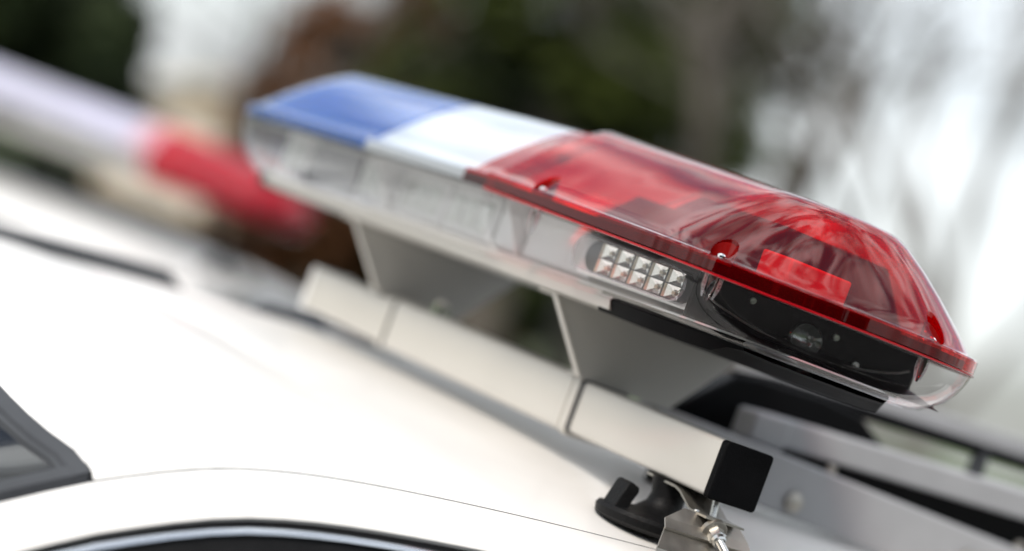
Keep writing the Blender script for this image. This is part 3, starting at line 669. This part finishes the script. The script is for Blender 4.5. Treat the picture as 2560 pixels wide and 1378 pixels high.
def evergreen(loc, h, rx, z0, seed, mt, label, n=9000, leaf=.09, shape='round', group='background trees'):
    rnd = random.Random(seed); t = empty('evergreen_tree', loc)
    bm = bmesh.new(); tube(bm, [(0, 0, -.1), (.05, 0, h*.3), (0, .05, h*.65), (0, 0, h*.95)], [.22, .17, .1, .02], 10); link('trunk', bm, 'bark', t)
    vs, fs = [], []
    cl = []
    for i in range(46):
        if shape == 'cone':
            k = rnd.random()**.8; z = z0+(h-z0)*k; r = rx*(1-k)*.95+.1; a = rnd.random()*6.283; q = r*math.sqrt(rnd.random())
            cl.append((q*math.cos(a), q*math.sin(a), z, .25+.30*(1-k)))
        else:
            while True:
                p = [rnd.uniform(-1, 1) for _ in range(3)]
                if .15 < sum(c*c for c in p) < 1: break
            cl.append((p[0]*rx, p[1]*rx, z0+(h-z0)*(p[2]*.5+.5), rnd.uniform(.32, .62)))
    for i in range(n):
        c = rnd.choice(cl); d = Vector((rnd.gauss(0, 1), rnd.gauss(0, 1), rnd.gauss(0, .8))); d.normalize(); p = Vector(c[:3])+d*c[3]*rnd.random()**.45
        a = Vector((rnd.gauss(0, 1), rnd.gauss(0, 1), rnd.gauss(0, 1))).normalized(); b = a.orthogonal().normalized(); s = leaf*rnd.uniform(.6, 1.5)
        k = len(vs); vs += [p-a*s, p+b*s*.4, p+a*s, p-b*s*.4]; fs.append((k, k+1, k+2, k+3))
    me = bpy.data.meshes.new('crown'); me.from_pydata(vs, [], fs); o = bpy.data.objects.new('crown', me); col.objects.link(o); o.parent = t; me.materials.append(MAT[mt])
    return tag(t, label, 'tree', group)
def bare_tree(loc, h, seed, label, lean=0, rad=.16, mt='bark_grey', depth=5):
    rnd = random.Random(seed); t = empty('bare_tree', loc)
    bmT = bmesh.new(); bmC = bmesh.new()
    def grow(p, d, l, r, lev):
        pts, rs = [p], [r]; n = 4
        for i in range(n):
            d = (d+Vector((rnd.gauss(0, .09), rnd.gauss(0, .09), rnd.gauss(0, .05)+.03))).normalized(); p = p+d*l/n; pts.append(p); rs.append(r*(1-.45*(i+1)/n))
        tube(bmT if lev == 0 else bmC, pts, rs, 8 if lev < 2 else 5, cap=False)
        if lev >= depth: return
        kids = 3 if lev < 4 else 2
        for i in range(kids):
            a = d.orthogonal(); q = Matrix.Rotation(rnd.random()*6.283, 3, d) @ a
            nd = (d+q.normalized()*rnd.uniform(.35, .95)).normalized(); j = rnd.choice((2, 3, 4)) if i else 4
            grow(pts[j], nd, l*rnd.uniform(.6, .8), rs[j]*.72, lev+1)
    grow(Vector((0, 0, -.1)), Vector((lean, 0, 1)).normalized(), h*.34, rad, 0)
    link('trunk', bmT, mt, t, 60); link('crown', bmC, mt, t, 60)
    return tag(t, label, 'tree', 'background trees')
evergreen(site(-1.9, 24), 4.3, 1.15, .5, 77, 'leaf_brown', 'brown leaved tree left of the olive evergreen', n=9000, leaf=.12)
house(site(-1.6, 28), -TH+R_(6), 3.2, 7, 2.1, .8, 'brick', 'brown house behind the dark tree, blurred, left of centre')
house(site(-5.9, 42), -TH-R_(8), 3.4, 5, 2.3, .7, 'beige_wall', 'small pale beige house far beyond the left car', 'beige_wall')
evergreen(site(-.15, 19), 7.5, 1.65, 1.6, 3, 'needle_olive', 'big dark olive evergreen behind the light bar centre', n=6500, leaf=.13)
evergreen(site(.7, 22), 8.5, 1.5, 2.2, 8, 'needle_dark', 'dark green evergreen right of the olive one', n=5000, leaf=.12)
evergreen(site(-4.7, 15), 4.6, 1.9, .1, 5, 'needle_dark', 'nearly black dense evergreen in the upper left corner', n=24000, leaf=.15)
evergreen(site(-.55, 24), 4.2, 1.2, .6, 9, 'needle_dark', 'low dark shrub filling the gap under the olive evergreen', n=12000, leaf=.14)
bare_tree(site(2.45, 15), 8, 11, 'bare grey tree with leaning trunk at the right', lean=.08, rad=.12, depth=6)
bare_tree(site(3.1, 17), 8.5, 27, 'fine branched bare tree between the two grey trunks at the right', lean=.03, rad=.10, depth=6)
bare_tree(site(3.6, 19), 9, 21, 'bare tree at the right edge behind the red dome end', lean=-.1, rad=.12)
bare_tree(site(1.75, 16), 8, 17, 'bare brownish tree just right of the evergreens', lean=.04, rad=.2, mt='bark')
bare_tree(site(-2.9, 24), 7, 33, 'thin bare tree in the bright gap left of the house', rad=.09)

# unseen trees and hedge, added so lenses and end cap mirror something dark
for k, (la, de, hh, mt, lb) in enumerate(((-7, -7.5, 8.5, 'needle_dark', 'unseen dark evergreen added behind the photographer, left of the middle'), (-3, -9.5, 9, 'needle_dark', 'unseen dark evergreen added straight behind the photographer'), (1.2, -10, 8.5, 'needle_olive', 'unseen olive evergreen added behind the photographer, right of the middle'),
        (5.2, -9, 9, 'needle_dark', 'unseen dark evergreen added right behind the photographer'), (9, -6.5, 8, 'needle_olive', 'unseen olive evergreen added far to the right behind the photographer'))):
    evergreen(site(la, de), hh*.6, 2.5, -.3, 60+k, mt, lb, n=8000, leaf=.22, group='unseen trees added for reflections')

def hedge(p, q, h, label):
    t = empty('hedge', p); d = q-p; ln = d.length; t.rotation_euler.z = math.atan2(d.y, d.x); rnd = random.Random(ln)
    bm = bmesh.new(); rows = []
    for y, z in ((-.7, 0), (-.75, .8*h), (-.45, h), (.45, h), (.75, .8*h), (.7, 0)):
        rows.append([(ln*i/60, y+rnd.uniform(-.12, .12), z+(rnd.uniform(-.15, .15) if z else 0)) for i in range(61)])
    rows_mesh(bm, rows); link('foliage', bm, 'needle_dark', t, 10)
    return tag(t, label, 'hedge', 'unseen trees added for reflections')
hedge(site(-9, -8.4), site(10, -8.4), 2.6, 'unseen dark clipped hedge added behind the photographer for reflections')  # unseen, added to fill bright gaps in the mirrored tree line
